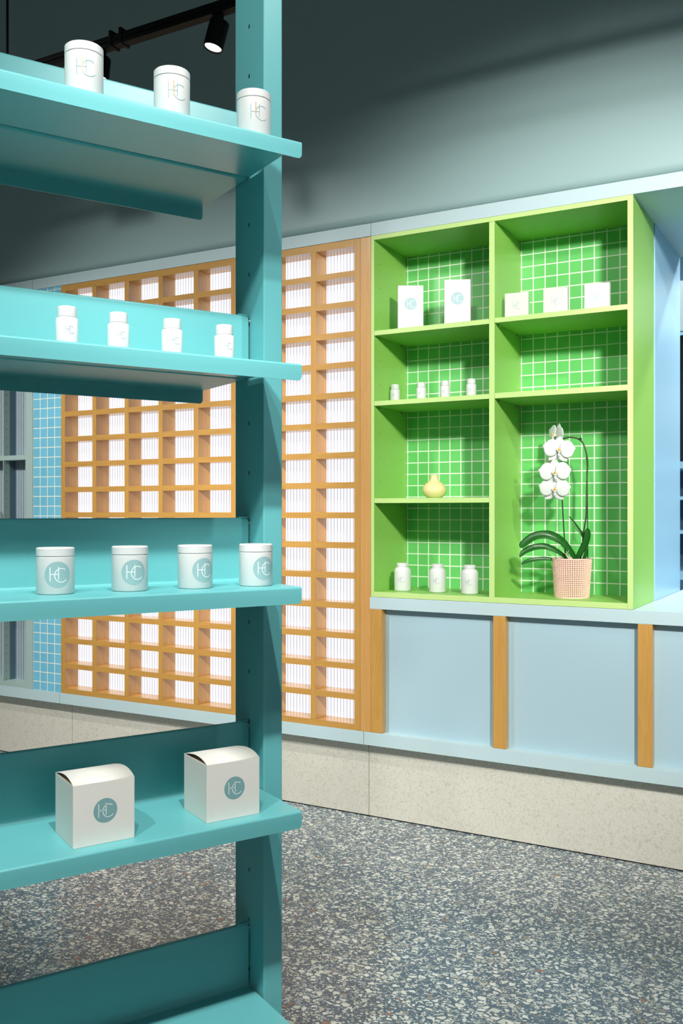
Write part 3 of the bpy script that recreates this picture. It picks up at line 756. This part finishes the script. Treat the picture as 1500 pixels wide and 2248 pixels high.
def flower(c_, s_, rz, rx=0.0, roll=0.0):
    Mx = Matrix.Translation(Vector(c_)) @ Matrix.Rotation(rz, 4, 'Z') @ Matrix.Rotation(rx, 4, 'X') @ Matrix.Rotation(roll, 4, 'Y') @ Matrix.Scale(s_, 4)
    bm = bmesh.new()
    for a_ in (0.0, radians(140), radians(-140)):
        pb = bmesh.new(); petal(pb, a_, 0.92, 0.36, 0.10, -0.02); bmesh.ops.translate(pb, verts=pb.verts, vec=(0, 0.10, 0)); me_ = bpy.data.meshes.new('t'); pb.to_mesh(me_); pb.free(); bm.from_mesh(me_); bpy.data.meshes.remove(me_)
    for a_ in (radians(78), radians(-78)): petal(bm, a_, 1.08, 0.60, 0.10, 0.0, 0.04, 0.95)
    bmesh.ops.transform(bm, matrix=Mx, verts=bm.verts); bmesh.ops.solidify(bm, geom=bm.faces[:], thickness=0.0005)
    f = OO('flower', bm, M['petal'])
    bm = bmesh.new()
    r1 = bmesh.ops.create_uvsphere(bm, u_segments=14, v_segments=8, radius=0.13, matrix=Matrix.Translation((0, -0.12, 0.02)) @ Matrix.Diagonal((0.7, 1, 0.8, 1)))
    for f_ in bm.faces: f_.material_index = 1
    bmesh.ops.create_uvsphere(bm, u_segments=14, v_segments=8, radius=0.10, matrix=Matrix.Translation((0, -0.16, -0.12)) @ Matrix.Diagonal((1.1, 1, 0.8, 1)))
    for sx in (-1, 1):
        r2 = bmesh.ops.create_uvsphere(bm, u_segments=12, v_segments=8, radius=0.13, matrix=Matrix.Translation((sx*0.14, -0.10, -0.02)) @ Matrix.Rotation(sx*0.5, 4, 'Y') @ Matrix.Diagonal((0.35, 0.7, 1, 1)))
    r3 = bmesh.ops.create_uvsphere(bm, u_segments=14, v_segments=8, radius=0.15, matrix=Matrix.Translation((0.0, -0.13, -0.28)) @ Matrix.Diagonal((0.6, 0.5, 1.1, 1)))
    bmesh.ops.transform(bm, matrix=Mx, verts=bm.verts)
    OO('flower_lip', bm, [M['petal'], M['lip']], f)
FS = 0.056
flower(Z(580, 452, 3.495), FS, radians(24), 0.05, radians(5))
flower(Z(542, 698, 3.485), FS, radians(20), 0.08, radians(-2))
flower(Z(530, 876, 3.497), FS*0.98, radians(20), 0.15, radians(2))
flower(Z(500, 280, 3.535), FS*0.92, radians(-42), -0.1, radians(14))
flower(Z(450, 600, 3.54), FS*0.9, radians(-50), 0.0, radians(10))
# ------------------------------------------------------------------ track lights
def track(name, x0, x1, y, z, label):
    lc_ = ((x0+x1)/2, y, z); t = thing(name, label, 'track', lc_)
    bm = B(x0, x1, y-0.017, y+0.017, z-0.016, z+0.016, 0.001); obj('rail', bm, M['black'], t, off=lc_)
    bm = B(x0, x1, y-0.022, y-0.017, z-0.001, z+0.003); box(bm, x0, x1, y-0.012, y+0.012, z+0.016, z+0.024); obj('ridge', bm, M['black'], t, off=lc_)
    return t, lc_
TY, TZ = 2.50, 2.888
tr, tlc = track('light_track', -3.6, 0.9, TY, TZ, 'slim black ceiling track hung on cables in front of the slate wall')
for x in (-2.30, -2.255):
    obj('clamp', B(x-0.006, x+0.006, TY-0.024, TY+0.024, TZ-0.020, TZ+0.036, 0.002), M['black'], tr, off=tlc)
for x in (-2.833, -0.4):
    obj('cable', tube(bmesh.new(), [(x, TY, TZ+0.02), (x, TY, 4.3)], 0.0045, 8), M['black'], tr, off=tlc)
obj('canopy', B(-3.08, -2.90, TY-0.03, TY+0.03, TZ-0.055, TZ-0.016, 0.004), M['black'], tr, off=tlc)
def head(loc, d, label, r=0.0325, L_=0.100, hot=False, light=None, br=0.058):
    """cylinder spotlight hanging at loc (joint), pointing along d"""
    d = Vector(d).normalized(); t = thing('spotlight', label, 'spotlight', loc, 0, 'track spotlights')
    q = d.to_track_quat('-Z', 'Y').to_matrix()
    bm = bmesh.new(); lathe(bm, [(r-0.002, -L_+0.030), (r, -L_+0.030), (r, 0.018), (r-0.003, 0.020), (0.0001, 0.020)], 40, cap=False)
    lathe(bm, [(r-0.002, -L_+0.030), (r-0.004, -L_+0.036), (r-0.004, -L_+0.05)], 40, cap=False)
    bmesh.ops.rotate(bm, verts=bm.verts, cent=(0, 0, 0), matrix=q); h_ = autosmooth(obj('housing', bm, M['black'], t))
    bm = bmesh.new(); lathe(bm, [(0.0001, -L_+0.0335), (r-0.0045, -L_+0.0335)], 32, cap=False)
    bmesh.ops.rotate(bm, verts=bm.verts, cent=(0, 0, 0), matrix=q); obj('lens', bm, M['lens_hot'] if hot else M['lens'], t)
    bm = B(-0.016, 0.016, -0.010, 0.010, 0.006, br, 0.002); obj('bracket', bm, M['black'], t)
    if light:
        nm, w, cone, bl = light
        ld = bpy.data.lights.new('lamp', 'SPOT'); ld.energy = w; ld.spot_size = radians(cone); ld.spot_blend = bl; ld.shadow_soft_size = 0.11 if 'cabinet' in nm or 'counter' in nm or 'lattice' in nm else 0.04; ld.color = (1.0, 0.985, 0.95)
        lo_ = bpy.data.objects.new('lamp', ld); COL.objects.link(lo_); lo_.parent = t
        lo_.location = d*(L_-0.018); lo_.rotation_euler = d.to_track_quat('-Z', 'Y').to_euler()
    return t
head((-1.852, TY, TZ-0.058), (-0.20, -0.16, -1), 'black cylinder spotlight on the track just left of the turquoise upright', br=0.042)
head((-2.362, TY, TZ-0.060), (0.10, -0.25, -1), 'black cylinder spotlight with glowing lens behind the leftmost top jar', hot=True, br=0.044)
head((-1.735, TY, TZ-0.050), (0.3, 0.4, -1), 'black cylinder spotlight mostly hidden behind the turquoise upright', br=0.034)
# unseen spots lighting the shop, with housings and rods added around them
for nm, p, aim, w, cone, bl in SPOTS:
    d = Vector(aim)-Vector(p)
    h_ = head(p, d, 'unseen black spotlight above the frame aimed at the %s area' % nm.replace(' key', '').replace(' fill', ' from the left').replace(' light', ''), r=0.04, L_=0.12, light=(nm, w, cone, bl))
    obj('drop_rod', tube(bmesh.new(), [(0, 0, 0.05), (0, 0, 4.3-p[2])], 0.008, 8), M['black'], h_)
